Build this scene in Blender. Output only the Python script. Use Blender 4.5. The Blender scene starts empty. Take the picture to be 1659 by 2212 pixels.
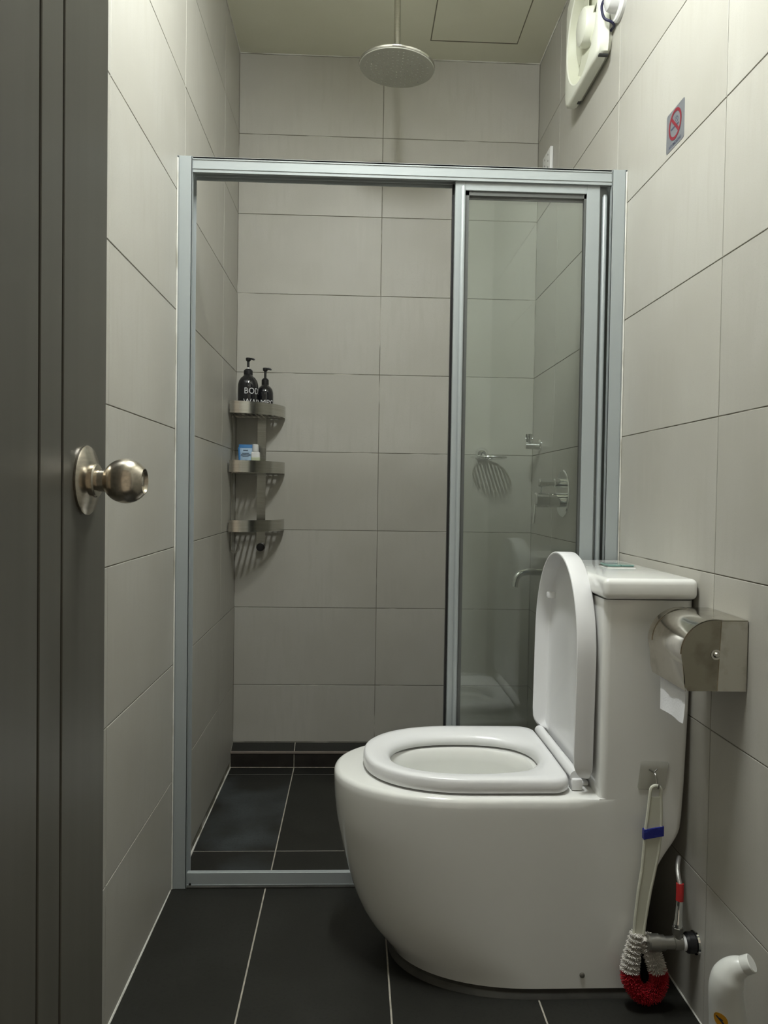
import bpy, bmesh, math, random
from mathutils import Vector, Matrix
random.seed(7)
PI = math.pi
sc = bpy.context.scene
COL = sc.collection

# ------------------------------------------------------------------ camera
PITCH, YAW, ROLL, CAM_H, FPX = 0.0238, 0.0396, 0.0151, 1.0218, 1632.15
def cam_axes():
    cp, sp, cy, sy = math.cos(PITCH), math.sin(PITCH), math.cos(YAW), math.sin(YAW)
    fwd = Vector((sy*cp, cy*cp, -sp)); right = Vector((cy, -sy, 0)); up = right.cross(fwd)
    c, s = math.cos(ROLL), math.sin(ROLL)
    return c*right + s*up, -s*right + c*up, fwd
R_, U_, F_ = cam_axes()
cd = bpy.data.cameras.new('camera'); cam = bpy.data.objects.new('camera', cd); COL.objects.link(cam)
cd.sensor_fit = 'HORIZONTAL'; cd.sensor_width = 36.0; cd.lens = FPX/1659*36.0; cd.clip_start = 0.02
cam.matrix_world = Matrix(((R_.x, U_.x, -F_.x, 0), (R_.y, U_.y, -F_.y, 0), (R_.z, U_.z, -F_.z, CAM_H), (0, 0, 0, 1)))
sc.camera = cam

# ------------------------------------------------------------------ light and exposure
w = bpy.data.worlds.new('world'); sc.world = w; w.use_nodes = True
w.node_tree.nodes['Background'].inputs[0].default_value = (1.0, 0.87, 0.66, 1)   # dim corridor beyond the doorway
w.node_tree.nodes['Background'].inputs[1].default_value = 0.36
LAMP = (0.03, 1.24, 2.682)                 # half-round ceiling batten, just above the frame; built with the other objects below
LAMP_STRENGTH, LAMP_COLOR, LAMP_HALF = 200.0, (0.962, 1.0, 0.985), 0.33
sc.view_settings.view_transform = 'Standard'; sc.view_settings.look = 'None'
sc.view_settings.gamma = 1.0; sc.view_settings.use_curve_mapping = False
sc.view_settings.exposure = 0.0

# ------------------------------------------------------------------ room constants (metres)
XL, XR, YB, ZC = -0.4558, 0.6896, 2.9156, 2.682
ROWS = [0.2787 + 0.3*k for k in range(0, 9)]
ZS = -0.0235          # shower floor

# ------------------------------------------------------------------ materials
def mat(name, color, rough=0.5, metal=0.0, coat=0.0, spec=0.5, noise=None, bump=None, rand=0.0, trans=0.0, aniso=0.0):
    m = bpy.data.materials.new(name); m.use_nodes = True
    nt = m.node_tree; b = nt.nodes['Principled BSDF']
    b.inputs['Base Color'].default_value = (*color, 1); b.inputs['Roughness'].default_value = rough
    b.inputs['Metallic'].default_value = metal; b.inputs['Coat Weight'].default_value = coat
    b.inputs['Coat Roughness'].default_value = 0.05
    b.inputs['Specular IOR Level'].default_value = spec; b.inputs['Transmission Weight'].default_value = trans
    b.inputs['Anisotropic'].default_value = aniso
    tc = nt.nodes.new('ShaderNodeTexCoord'); vec = tc.outputs['Object']
    if rand:
        oi = nt.nodes.new('ShaderNodeObjectInfo'); ad = nt.nodes.new('ShaderNodeVectorMath'); ad.operation = 'MULTIPLY_ADD'
        cmb = nt.nodes.new('ShaderNodeCombineXYZ')
        for i in range(3): nt.links.new(oi.outputs['Random'], cmb.inputs[i])
        ad.inputs[1].default_value = (17, 23, 31); nt.links.new(cmb.outputs[0], ad.inputs[0]); nt.links.new(vec, ad.inputs[2]); vec = ad.outputs[0]
    col = None
    for (scale, detail, c2, lo_, hi_, stretch) in (noise or []):
        mp = nt.nodes.new('ShaderNodeMapping'); mp.inputs['Scale'].default_value = stretch
        nt.links.new(vec, mp.inputs[0])
        n = nt.nodes.new('ShaderNodeTexNoise'); n.inputs['Scale'].default_value = scale; n.inputs['Detail'].default_value = detail
        nt.links.new(mp.outputs[0], n.inputs['Vector'])
        r = nt.nodes.new('ShaderNodeMapRange'); r.inputs[1].default_value = lo_; r.inputs[2].default_value = hi_
        nt.links.new(n.outputs[0], r.inputs[0])
        mx = nt.nodes.new('ShaderNodeMix'); mx.data_type = 'RGBA'
        nt.links.new(r.outputs[0], mx.inputs[0])
        if col is None: mx.inputs[6].default_value = (*color, 1)
        else: nt.links.new(col, mx.inputs[6])
        mx.inputs[7].default_value = (*c2, 1); col = mx.outputs[2]
    if rand:
        hs = nt.nodes.new('ShaderNodeHueSaturation'); r2 = nt.nodes.new('ShaderNodeMapRange')
        r2.inputs[3].default_value = 1-rand; r2.inputs[4].default_value = 1+rand
        nt.links.new(oi.outputs['Random'], r2.inputs[0]); nt.links.new(r2.outputs[0], hs.inputs['Value'])
        if col is None: hs.inputs['Color'].default_value = (*color, 1)
        else: nt.links.new(col, hs.inputs['Color'])
        col = hs.outputs[0]
    if col is not None: nt.links.new(col, b.inputs['Base Color'])
    if bump:
        bs, bst, stretch = bump
        mp = nt.nodes.new('ShaderNodeMapping'); mp.inputs['Scale'].default_value = stretch; nt.links.new(vec, mp.inputs[0])
        n = nt.nodes.new('ShaderNodeTexNoise'); n.inputs['Scale'].default_value = bs; n.inputs['Detail'].default_value = 4
        nt.links.new(mp.outputs[0], n.inputs['Vector'])
        bp = nt.nodes.new('ShaderNodeBump'); bp.inputs['Strength'].default_value = bst; bp.inputs['Distance'].default_value = 0.001
        nt.links.new(n.outputs[0], bp.inputs['Height']); nt.links.new(bp.outputs[0], b.inputs['Normal'])
    return m
def glass_mat(name, tint, rough=0.0, haze=0.0, ior=1.5):
    m = bpy.data.materials.new(name); m.use_nodes = True; nt = m.node_tree; nt.nodes.clear()
    o = nt.nodes.new('ShaderNodeOutputMaterial'); mx = nt.nodes.new('ShaderNodeMixShader'); fr = nt.nodes.new('ShaderNodeFresnel')
    fr.inputs[0].default_value = ior
    t = nt.nodes.new('ShaderNodeBsdfTransparent'); t.inputs[0].default_value = (*tint, 1)
    g = nt.nodes.new('ShaderNodeBsdfGlossy'); g.inputs['Roughness'].default_value = rough
    nt.links.new(fr.outputs[0], mx.inputs[0]); nt.links.new(t.outputs[0], mx.inputs[1]); nt.links.new(g.outputs[0], mx.inputs[2])
    out = mx.outputs[0]
    if haze:                                      # dried water film on the pane
        df = nt.nodes.new('ShaderNodeBsdfDiffuse'); df.inputs[0].default_value = (.75, .78, .75, 1)
        m2 = nt.nodes.new('ShaderNodeMixShader'); m2.inputs[0].default_value = haze
        nt.links.new(out, m2.inputs[1]); nt.links.new(df.outputs[0], m2.inputs[2]); out = m2.outputs[0]
    nt.links.new(out, o.inputs[0]); return m
def emit_mat(name, color, s):
    m = bpy.data.materials.new(name); m.use_nodes = True; b = m.node_tree.nodes['Principled BSDF']
    b.inputs['Base Color'].default_value = (.8, .8, .8, 1); b.inputs['Emission Color'].default_value = (*color, 1); b.inputs['Emission Strength'].default_value = s
    return m
ONE = (1, 1, 1)
M = {}
M['wall_tile'] = mat('wall_tile', (.464, .451, .408), .42, spec=.4, rand=.035,
    noise=[(3.0, 3, (.421, .406, .360), .42, .68, ONE), (55, 2, (.437, .422, .377), .48, .75, (1, .12, 1)), (420, 1, (.419, .406, .360), .55, .8, ONE)], bump=(300, .06, ONE))
M['wall_grout'] = mat('wall_grout', (.20, .185, .15), .9, noise=[(7, 3, (.55, .53, .48), .56, .66, ONE)])
M['floor_tile'] = mat('floor_tile', (.0140, .0138, .0112), .5, spec=.32, rand=.08,
    noise=[(6, 6, (.021, .021, .018), .4, .75, ONE), (160, 3, (.0105, .0102, .0085), .5, .8, ONE)], bump=(140, .12, ONE))
M['floor_tile_scum'] = mat('floor_tile_scum', (.0138, .0137, .0118), .5, spec=.32, rand=.08,
    noise=[(4, 7, (.060, .070, .076), .47, .80, ONE), (160, 3, (.022, .021, .019), .5, .8, ONE)], bump=(140, .12, ONE))
M['floor_grout'] = mat('floor_grout', (.42, .39, .33), .9, noise=[(60, 2, (.30, .28, .23), .4, .7, ONE)])
M['riser_tile'] = mat('riser_tile', (.016, .013, .011), .45, noise=[(20, 3, (.026, .022, .018), .4, .7, ONE)])
M['edge_trim'] = mat('edge_trim', (.20, .165, .14), .6)
M['caulk'] = mat('caulk', (.70, .69, .64), .7, noise=[(9, 3, (.42, .40, .34), .5, .65, ONE)])
M['ceiling'] = mat('ceiling_paint', (.82, .815, .68), .7, noise=[(2.2, 4, (.76, .75, .61), .4, .7, ONE)], bump=(60, .05, ONE))
M['plaster'] = mat('plaster', (.6, .58, .53), .8)
M['door'] = mat('door_laminate', (.098, .095, .082), .38, spec=.4, noise=[(40, 4, (.086, .083, .071), .4, .7, (1, 1, .04))])
M['door_core'] = mat('door_core', (.035, .033, .03), .7)
M['steel'] = mat('brushed_steel', (.60, .55, .47), .24, 1.0, noise=[(300, 2, (.48, .44, .38), .4, .7, (1, .02, 1))])
M['head_face'] = mat('shower_head_face', (.46, .46, .40), .45, .2)
M['shelf_steel'] = mat('shelf_steel', (.62, .61, .57), .20, 1.0, noise=[(250, 2, (.54, .53, .49), .4, .7, (.03, .03, 1))])
M['chrome'] = mat('chrome', (.84, .85, .85), .07, 1.0)
M['joint'] = mat('hatch_joint', (.22, .21, .15), .8)
M['holder_dark'] = mat('dark_reflect_steel', (.34, .32, .26), .16, 1.0, noise=[(24, 5, (.22, .20, .16), .5, .75, ONE)])  # dark reflections of door and hall put into the steel's colour
M['holder_steel'] = mat('polished_steel', (.60, .58, .53), .11, 1.0, noise=[(30, 5, (.40, .38, .33), .5, .75, ONE)])
M['alu'] = mat('coated_aluminium', (.355, .385, .388), .38, .1, spec=.5)
M['alu_dark'] = mat('track_shadow_gap', (.10, .105, .10), .5, .2)  # dark copy of the aluminium; track and rebate shade put into the colour
M['ceramic'] = mat('ceramic', (.84, .84, .81), .14, coat=.6, spec=.5)
M['plastic_white'] = mat('white_plastic', (.82, .82, .825), .27, spec=.5)
M['hinge_white'] = mat('hinge_plastic', (.80, .80, .80), .3)
M['fan'] = mat('cream_plastic', (.82, .83, .73), .35)
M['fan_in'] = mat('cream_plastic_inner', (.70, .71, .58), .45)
M['black'] = mat('black_plastic', (.012, .012, .013), .35)
M['bottle_black'] = mat('black_glossy_bottle', (.010, .010, .012), .10, coat=.4)
M['print_white'] = mat('white_print', (.62, .62, .62), .5)
M['white'] = mat('white_plate', (.80, .80, .79), .35)
M['blue'] = mat('blue_tube', (.06, .22, .50), .35)
M['pale_blue'] = mat('pale_blue_tube', (.42, .58, .74), .35)
M['ink'] = mat('dark_ink', (.05, .06, .10), .5)
M['label_green'] = mat('pale_green_label', (.56, .60, .42), .45)
M['sign_silver'] = mat('silver_sticker', (.24, .25, .27), .35, .35)
M['red_print'] = mat('red_print', (.21, .018, .030), .45)
M['paper'] = mat('tissue', (.80, .80, .82), .9, bump=(260, .4, ONE))
M['sealant'] = mat('dirty_sealant', (.060, .058, .050), .8, noise=[(12, 4, (.035, .034, .03), .4, .65, ONE)])
M['brush_white'] = mat('brush_handle', (.62, .62, .52), .4)
M['bristle'] = mat('white_bristle', (.70, .67, .62), .7)
M['bristle_red'] = mat('red_bristle', (.42, .010, .020), .6)
M['tape'] = mat('blue_tape', (.012, .018, .22), .4, noise=[(90, 3, (.03, .05, .36), .55, .7, ONE)])
M['brass_grey'] = mat('dull_nickel', (.34, .33, .30), .35, .9)
M['hose'] = mat('braided_hose', (.55, .54, .52), .35, .8, bump=(900, .5, ONE))
M['red_sleeve'] = mat('red_sleeve', (.40, .02, .02), .45)
M['bottle_white'] = mat('cleaner_bottle', (.72, .73, .70), .3)
M['orange'] = mat('orange_label', (.75, .36, .02), .5)
M['water'] = glass_mat('water', (.86, .90, .86))
M['pane'] = glass_mat('pane_glass', (.950, .970, .958), haze=.028)
M['pad'] = glass_mat('clear_film', (.985, .99, .985), .5, ior=1.22)
M['button_glass'] = mat('green_glass', (.16, .30, .27), .06, .0, coat=.8)
M['diffuser'] = emit_mat('lamp_diffuser', LAMP_COLOR, LAMP_STRENGTH)

# ------------------------------------------------------------------ object helpers
def finish(me, smooth=True, ang=32):
    if smooth:
        me.polygons.foreach_set('use_smooth', [True]*len(me.polygons))
        me.set_sharp_from_angle(angle=math.radians(ang))
def root_of(p):
    while p is not None and p.parent is not None: p = p.parent
    return p
def obj(name, bm, m, parent=None, kind=None, label=None, smooth=True, ang=32, recalc=True):
    if recalc: bmesh.ops.recalc_face_normals(bm, faces=bm.faces)
    r = root_of(parent)
    if r is not None and r.location.length > 0: bmesh.ops.translate(bm, vec=-r.location, verts=bm.verts)
    me = bpy.data.meshes.new(name); bm.to_mesh(me); bm.free(); finish(me, smooth, ang)
    me.materials.append(M[m] if isinstance(m, str) else m)
    o = bpy.data.objects.new(name, me); COL.objects.link(o)
    if parent is not None: o.parent = parent
    if kind: o['kind'] = kind
    if label: o['label'] = label
    return o
def thing(name, label, cat, loc=(0, 0, 0), group=None):
    o = bpy.data.objects.new(name, None); COL.objects.link(o); o.location = loc; o.empty_display_size = .05
    o['label'] = label; o['category'] = cat
    if group: o['group'] = group
    return o
def tag(o, label, cat): o['label'] = label; o['category'] = cat; return o
def struct(name, bm, m, parent=None, **k):
    return obj(name, bm, m, parent, kind='structure', **k)
def B(): return bmesh.new()
def box(bm, x0, x1, y0, y1, z0, z1, bev=0.0, seg=2):
    g = bmesh.ops.create_cube(bm, size=1.0); vs = g['verts']
    for v in vs:
        v.co = Vector((x0+(v.co.x+.5)*(x1-x0), y0+(v.co.y+.5)*(y1-y0), z0+(v.co.z+.5)*(z1-z0)))
    if bev:
        es = list({e for v in vs for e in v.link_edges})
        bmesh.ops.bevel(bm, geom=es, offset=bev, segments=seg, profile=.5, affect='EDGES')
    return bm
def bx(*a, **k): return box(B(), *a, **k)
def loft(bm, rings, cap0=True, cap1=True, closed=True):
    vr = [[bm.verts.new(p) for p in r] for r in rings]
    for a, b in zip(vr, vr[1:]):
        n = len(a)
        for i in range(n if closed else n-1):
            j = (i+1) % n
            try: bm.faces.new((a[i], a[j], b[j], b[i]))
            except ValueError: pass
    if cap0: bm.faces.new(vr[0][::-1])
    if cap1: bm.faces.new(vr[-1])
    return bm
def frame_of(d):
    d = Vector(d).normalized(); a = Vector((0, 0, 1)) if abs(d.z) < .9 else Vector((1, 0, 0))
    u = d.cross(a).normalized(); v = d.cross(u).normalized(); return u, v, d
def lathe(bm, prof, origin, axis, n=32, cap0=True, cap1=True):
    """prof: list of (distance along axis, radius)"""
    u, v, d = frame_of(axis); o = Vector(origin); rings = []
    for t, r in prof:
        r = max(r, 1e-5)
        rings.append([o + d*t + (u*math.cos(2*PI*i/n) + v*math.sin(2*PI*i/n))*r for i in range(n)])
    return loft(bm, rings, cap0, cap1)
def tube(bm, pts, rad, n=12, caps=True):
    pts = [Vector(p) for p in pts]
    rads = rad if isinstance(rad, (list, tuple)) else [rad]*len(pts)
    rings = []; u = None
    for i, p in enumerate(pts):
        t = (pts[min(i+1, len(pts)-1)] - pts[max(i-1, 0)]).normalized()
        if u is None: u = frame_of(t)[0]
        u = (u - t*u.dot(t)).normalized(); v = t.cross(u)
        rings.append([p + (u*math.cos(2*PI*k/n) + v*math.sin(2*PI*k/n))*rads[i] for k in range(n)])
    return loft(bm, rings, caps, caps)
def spline(pts, n=8):
    pts = [Vector(p) for p in pts]; out = []
    for i in range(len(pts)-1):
        p0 = pts[max(i-1, 0)]; p1 = pts[i]; p2 = pts[i+1]; p3 = pts[min(i+2, len(pts)-1)]
        for k in range(n):
            t = k/n
            out.append(.5*((2*p1) + (p2-p0)*t + (2*p0-5*p1+4*p2-p3)*t*t + (3*p1-p0-3*p2+p3)*t**3))
    out.append(pts[-1]); return out
def interp(tab, z):
    if z <= tab[0][0]: return tab[0][1]
    for (a, fa), (b, fb) in zip(tab, tab[1:]):
        if z <= b:
            t = (z-a)/(b-a); return fa+(fb-fa)*t
    return tab[-1][1]
def text_mesh(txt, size, bold=0.0):
    c = bpy.data.curves.new('lettering', 'FONT'); c.body = txt; c.size = size; c.align_x = 'CENTER'; c.align_y = 'CENTER'; c.offset = bold
    c.resolution_u = 3
    o = bpy.data.objects.new('lettering', c); COL.objects.link(o)
    bpy.context.view_layer.update()
    me = bpy.data.meshes.new_from_object(o.evaluated_get(bpy.context.evaluated_depsgraph_get()))
    bpy.data.objects.remove(o); bpy.data.curves.remove(c)
    bm = B(); bm.from_mesh(me); bpy.data.meshes.remove(me); return bm

# ------------------------------------------------------------------ tiled surfaces
TILE_MESH = {}
def tile_mesh(wd, ht, m, dep=.0045):
    key = (round(wd, 4), round(ht, 4), m)
    if key in TILE_MESH: return TILE_MESH[key]
    c = .0007; a, b = wd/2, ht/2
    vs = [(-a, -b, -dep), (a, -b, -dep), (a, b, -dep), (-a, b, -dep), (-a, -b, -c), (a, -b, -c), (a, b, -c), (-a, b, -c),
          (-a+c, -b+c, 0), (a-c, -b+c, 0), (a-c, b-c, 0), (-a+c, b-c, 0)]
    fs = [(8, 9, 10, 11)]
    for o1, o2 in ((0, 4), (4, 8)):
        for i in range(4):
            j = (i+1) % 4; fs.append((o1+i, o1+j, o2+j, o2+i))
    me = bpy.data.meshes.new('tile'); me.from_pydata(vs, [], fs); me.materials.append(M[m]); TILE_MESH[key] = me; return me
def tiles(parent, us, vs, place, m, gap=.0022, skip=None, pick=None):
    """us, vs: joint positions along the surface's two directions; place(u, v) -> matrix of a tile at that centre"""
    for i, (u0, u1) in enumerate(zip(us, us[1:])):
        for j, (v0, v1) in enumerate(zip(vs, vs[1:])):
            if skip and skip(i, j): continue
            mm = pick(i, j) if pick else m
            o = bpy.data.objects.new('tile', tile_mesh(u1-u0-gap, v1-v0-gap, mm)); COL.objects.link(o); o.parent = parent
            mx = place((u0+u1)/2, (v0+v1)/2)
            o.matrix_local = mx @ Matrix.Rotation(random.gauss(0, .0006), 4, 'X') @ Matrix.Rotation(random.gauss(0, .0004), 4, 'Y')
def basis(ax, ay, az, p):
    ax, ay, az, p = map(Vector, (ax, ay, az, p))
    return Matrix(((ax.x, ay.x, az.x, p.x), (ax.y, ay.y, az.y, p.y), (ax.z, ay.z, az.z, p.z), (0, 0, 0, 1)))
REC = .0016
YF = 0.06            # inner face of the front wall
wl = struct('wall_left', bx(XL-.12, XL-REC, -.06, YB+.12, -.10, ZC+.02), 'wall_grout', smooth=False)
wr = struct('wall_right', bx(XR+REC, XR+.12, -.06, YB+.12, -.10, ZC+.02), 'wall_grout', smooth=False)
wb = struct('wall_back', bx(XL-REC, XR+REC, YB+REC, YB+.12, -.10, ZC+.02), 'wall_grout', smooth=False)
VR = [0.0, *ROWS]
tiles(wl, [YF, .22, .82, 1.42, 2.022, 2.615, YB], VR, lambda u, v: basis((0, -1, 0), (0, 0, 1), (-1, 0, 0), (0, 0, 0)) and basis((0, 1, 0), (0, 0, 1), (1, 0, 0), (XL, u, v)), 'wall_tile')
tiles(wr, [YF, .215, .815, 1.415, 2.012, 2.612, YB], VR, lambda u, v: basis((0, -1, 0), (0, 0, 1), (-1, 0, 0), (XR, u, v)), 'wall_tile')
tiles(wb, [XL, .0906, XR], [.0565, *ROWS], lambda u, v: basis((1, 0, 0), (0, 0, 1), (0, -1, 0), (u, YB, v)), 'wall_tile')
# front wall with the doorway the photograph is taken from
bm = B()
box(bm, XL-REC, -.31, YF-.12, YF, 0, ZC); box(bm, .46, XR+REC, YF-.12, YF, 0, ZC); box(bm, -.31, .46, YF-.12, YF, 2.14, ZC)
struct('wall_front', bm, 'plaster', smooth=False)
# floor: outer floor and sunken shower floor
bm = B(); box(bm, XL-REC, XR+REC, -.06, 1.955, -.10, -.0012); box(bm, XL-REC, XR+REC, 1.955, YB+REC, -.12, ZS-.0012)
fl = struct('floor', bm, 'floor_grout', smooth=False)
XJ = [XL, -.2150, .0870, .3890, XR]
tiles(fl, XJ, [YF, .16, .76, 1.36, 1.953], lambda u, v: basis((1, 0, 0), (0, 1, 0), (0, 0, 1), (u, v, 0)), 'floor_tile', gap=.0036)
tiles(fl, XJ, [1.957, 2.190, 2.791, 2.861], lambda u, v: basis((1, 0, 0), (0, 1, 0), (0, 0, 1), (u, v, ZS)), 'floor_tile', gap=.0036,
      pick=lambda i, j: 'floor_tile_scum' if i == 0 else 'floor_tile')
# tiled step along the back wall
stp = struct('trim_1', bx(XL-REC, XR+REC, 2.8622, YB+REC, ZS-.05, .0345), 'floor_grout', smooth=False)
stp['label'] = 'dark tiled step along the foot of the back shower wall'
tiles(stp, XJ, [ZS+.001, .0300], lambda u, v: basis((1, 0, 0), (0, 0, 1), (0, -1, 0), (u, 2.861, v)), 'riser_tile', gap=.0026)
sl = math.atan2(.020, .047); cs_, sn_ = math.cos(sl), math.sin(sl)
obj('step_bed', loft(B(), [[Vector((x, 2.868, .030)), Vector((x, 2.868, .0350)), Vector((x, YB, .0550)), Vector((x, YB, .030))] for x in (XL, XR)]), 'floor_grout', stp, smooth=False)
tiles(stp, XJ, [2.869, 2.869+.0466/cs_], lambda u, v: basis((1, 0, 0), (0, cs_, sn_), (0, -sn_, cs_), (u, 2.869+(v-2.869)*cs_, .0362+(v-2.869)*sn_)), 'floor_tile', gap=.003)
obj('edge_trim', bx(XL, XR, 2.8585, 2.8685, .0296, .0372, .001, 1), 'edge_trim', stp)
# ceiling with the access hatch
ce = struct('ceiling', bx(XL-.1, XR+.1, -.06, YB+.1, ZC, ZC+.08), 'ceiling', smooth=False)
hx0, hx1, hy0, hy1 = .258, .572, 2.47, 2.790
bm = B(); box(bm, hx0, hx1, hy0, hy1, ZC-.0010, ZC+.001)
obj('hatch_panel', bm, 'ceiling', ce, label='flat square access panel with thin dark joint')
bm = B()
for (a, b, c, d) in ((hx0-.004, hx0, hy0-.006, hy1+.007), (hx1, hx1+.004, hy0-.006, hy1+.007), (hx0, hx1, hy0-.006, hy0), (hx0, hx1, hy1, hy1+.007)):
    box(bm, a, b, c, d, ZC-.0006, ZC+.001)
obj('hatch_joint', bm, 'joint', ce)
# caulk beads
def bead(n, p0, p1, r, m='caulk'):
    pts = [Vector(p0).lerp(Vector(p1), i/14) + Vector((random.uniform(-.0006, .0006),)*3) for i in range(15)]
    struct('trim_%d' % n, tube(B(), pts, [r*random.uniform(.6, 1.35) for _ in pts], 6), m)
bead(2, (XL, .1, ZC-.001), (XL, YB, ZC-.001), .0030)
bead(3, (XR, .1, ZC-.001), (XR, YB, ZC-.001), .0035)
bead(4, (XL, YB, ZC-.001), (XR, YB, ZC-.001), .0030)
bead(5, (XL, .1, .0), (XL, 1.93, .0), .0028)
bead(6, (XL, 2.0, ZS), (XL, 2.86, ZS), .0028)
bead(7, (XR, .1, .0), (XR, 1.93, .0), .0026)

# ------------------------------------------------------------------ door (open, on the left)
DX = -.270
door = struct('door_1', bx(DX-.036, DX-.003, .095, .832, .012, 2.11), 'door_core', smooth=False)
for y0, y1 in ((.095, .6565), (.6610, .7080), (.7125, .832)):
    obj('panel', bx(DX-.004, DX, y0, y1, .012, 2.11, .0008, 1), 'door', door)
KY, KZ = .771, 1.031
rose = obj('rose', lathe(B(), [(0, .0345), (.0025, .0350), (.0040, .0335), (.0075, .0185), (.0080, .0165)], (DX, KY, KZ), (1, 0, 0), 48), 'steel', door)
obj('collar', lathe(B(), [(.0065, .0165), (.0110, .0172), (.0125, .0160), (.0130, .0115)], (DX, KY, KZ), (1, 0, 0), 40), 'steel', rose)
kp = [(.0120, .0112), (.0200, .0112)]
for k in range(15):
    x = .0206+(.0578-.0206)*k/14; kp.append((x, math.sqrt(.0226**2-(x-.0400)**2)))
kp += [(.0590, .0130), (.0588, .0122), (.0560, .0108), (.0553, .0)]
knob = obj('knob', lathe(B(), kp, (DX, KY, KZ), (1, 0, 0), 48, cap0=True, cap1=False), 'steel', door)
obj('knob_button', lathe(B(), [(.0550, .0050), (.0568, .0050), (.0574, .0040), (.0575, .0)], (DX, KY, KZ), (1, 0, 0), 24, cap1=False), 'steel', knob)
obj('latch_plate', bx(DX-.030, DX-.008, .8315, .8335, KZ-.05, KZ+.05, .0005, 1), 'steel', door)
jb = B(); box(jb, -.345, -.306, YF-.125, YF+.03, 0, 2.18); box(jb, .455, .49, YF-.125, YF+.012, 0, 2.18); box(jb, -.345, .49, YF-.125, YF+.012, 2.135, 2.18)
struct('trim_8', jb, 'door', smooth=False)

# ------------------------------------------------------------------ shower screen
SY0, SY1 = 1.935, 1.988
ss = thing('shower_screen', 'pale grey aluminium framed shower screen with sliding glass doors stacked at one end', 'shower screen', (.1, SY0, 0))
def channel(x0, x1, y0, y1, z0, z1, open_x):
    """upright U channel: front lip, back lip and web at the wall; with fine ribs"""
    bm = B(); t = .0035
    box(bm, x0, x1, y0, y0+t, z0, z1, .0006, 1); box(bm, x0, x1, y1-t, y1, z0, z1, .0006, 1)
    if open_x > 0:
        box(bm, x0, x0+t, y0, y1, z0, z1); box(bm, x1-t, x1, y0, y0+.014, z0, z1, .0008, 1); box(bm, x0+.006, x0+.0075, y0-.0012, y0+.001, z0, z1)
    else:
        box(bm, x1-t, x1, y0, y1, z0, z1); box(bm, x0, x0+t, y0, y0+.014, z0, z1, .0008, 1); box(bm, x1-.0075, x1-.006, y0-.0012, y0+.001, z0, z1)
    return bm
obj('side_post', channel(XL+.0005, XL+.0385, SY0, SY1, 0.0005, 1.863, 1), 'alu', ss)
obj('side_post', channel(XR-.040, XR-.0005, SY0, SY1, 0.0005, 1.863, -1), 'alu', ss)
obj('sealant_strip', bx(XL+.0002, XL+.004, SY0-.004, SY0, 0, 1.858, .0012, 1), 'caulk', ss)
obj('sealant_strip', bx(XR-.004, XR-.0002, SY0-.004, SY0, 0, 1.858, .0012, 1), 'caulk', ss)
# head rail: front fascia, top web and three hanging track fins
bm = B(); hx0_, hx1_ = XL+.0385, XR-.040
box(bm, hx0_, hx1_, SY0+.001, SY0+.005, 1.823, 1.862, .0007, 1); box(bm, hx0_, hx1_, SY0+.001, SY1, 1.858, 1.862); box(bm, hx0_, hx1_, SY1-.004, SY1, 1.823, 1.862)
box(bm, hx0_, hx1_, SY0-.0006, SY0+.002, 1.8315, 1.8335); box(bm, hx0_, hx1_, SY0-.0006, SY0+.002, 1.8545, 1.856)
rail = obj('top_rail', bm, 'alu', ss)
for y in (1.951, 1.9695):
    obj('track_fin', bx(hx0_, hx1_, y-.0015, y+.0015, 1.826, 1.859), 'alu', rail)
obj('track_web', bx(hx0_, hx1_, SY0+.005, SY1-.004, 1.845, 1.858), 'alu_dark', rail)
# sill
bm = B(); box(bm, hx0_, hx1_, SY0+.006, SY0+.020, 0.0005, .0385, .0008, 1); box(bm, hx0_, hx1_, SY0+.020, SY1, -.02, .006); box(bm, hx0_, hx1_, SY1-.004, SY1, -.023, .020)
box(bm, hx0_, hx1_, SY0+.0050, SY0+.0065, .006, .008)
sill = obj('bottom_sill', bm, 'alu', ss)
obj('sill_bead', bx(hx0_, hx1_, SY0+.0015, SY0+.006, 0.0002, .0045, .001, 1), 'sealant', sill)
obj('end_plug', lathe(B(), [(0, .003), (.002, .003)], (XL+.047, SY0+.006, .010), (0, -1, 0), 12), 'black', sill)
def sliding_door(x0, x1, y0, label=None):
    y1 = y0+.016; z0, z1 = .028, 1.826; sw = .026
    fr = bpy.data.objects.new('sliding_door', None); COL.objects.link(fr); fr.parent = ss; fr.empty_display_size = .05
    obj('head_member', bx(x0+sw, x1-sw-.008, y0, y1, z1-.024, z1, .0008, 1), 'alu', fr); obj('foot_member', bx(x0+sw, x1-sw-.008, y0, y1, z0, z0+.03, .0008, 1), 'alu', fr)
    obj('stile', bx(x0, x0+sw, y0, y1, z0, z1, .0008, 1), 'alu', fr)
    obj('stile', bx(x1-sw-.008, x1, y0, y1, z0, z1, .0008, 1), 'alu', fr)
    gb = B()
    box(gb, x0+sw, x0+sw+.010, y0+.004, y1-.001, z0, z1-.024); box(gb, x1-sw-.014, x1-sw-.008, y0+.004, y1-.001, z0, z1-.024); box(gb, x0+sw, x1-sw, y0+.004, y1-.001, z1-.035, z1-.024)
    obj('glazing_bead', gb, 'alu_dark', fr)  # bead coloured dark to paint in the shading of the stile rebate
    obj('glass_pane', bx(x0+sw+.004, x1-sw-.01, y0+.008, y0+.012, z0+.02, z1-.026), 'pane', fr, smooth=False)
    return fr
d1 = sliding_door(.2475, .6220, 1.9430)
obj('handle_tube', tube(B(), [(.2475+.0195, 1.9400, z) for z in (.032, .6, 1.2, 1.806, 1.811)], [.0062, .0062, .0062, .0062, .004], 14), 'alu', d1)
d2 = sliding_door(.2500, .6470, 1.9620)
obj('edge_seal', bx(.2425, .2500, 1.9635, 1.9765, .030, 1.824), 'black', d2)
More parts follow.
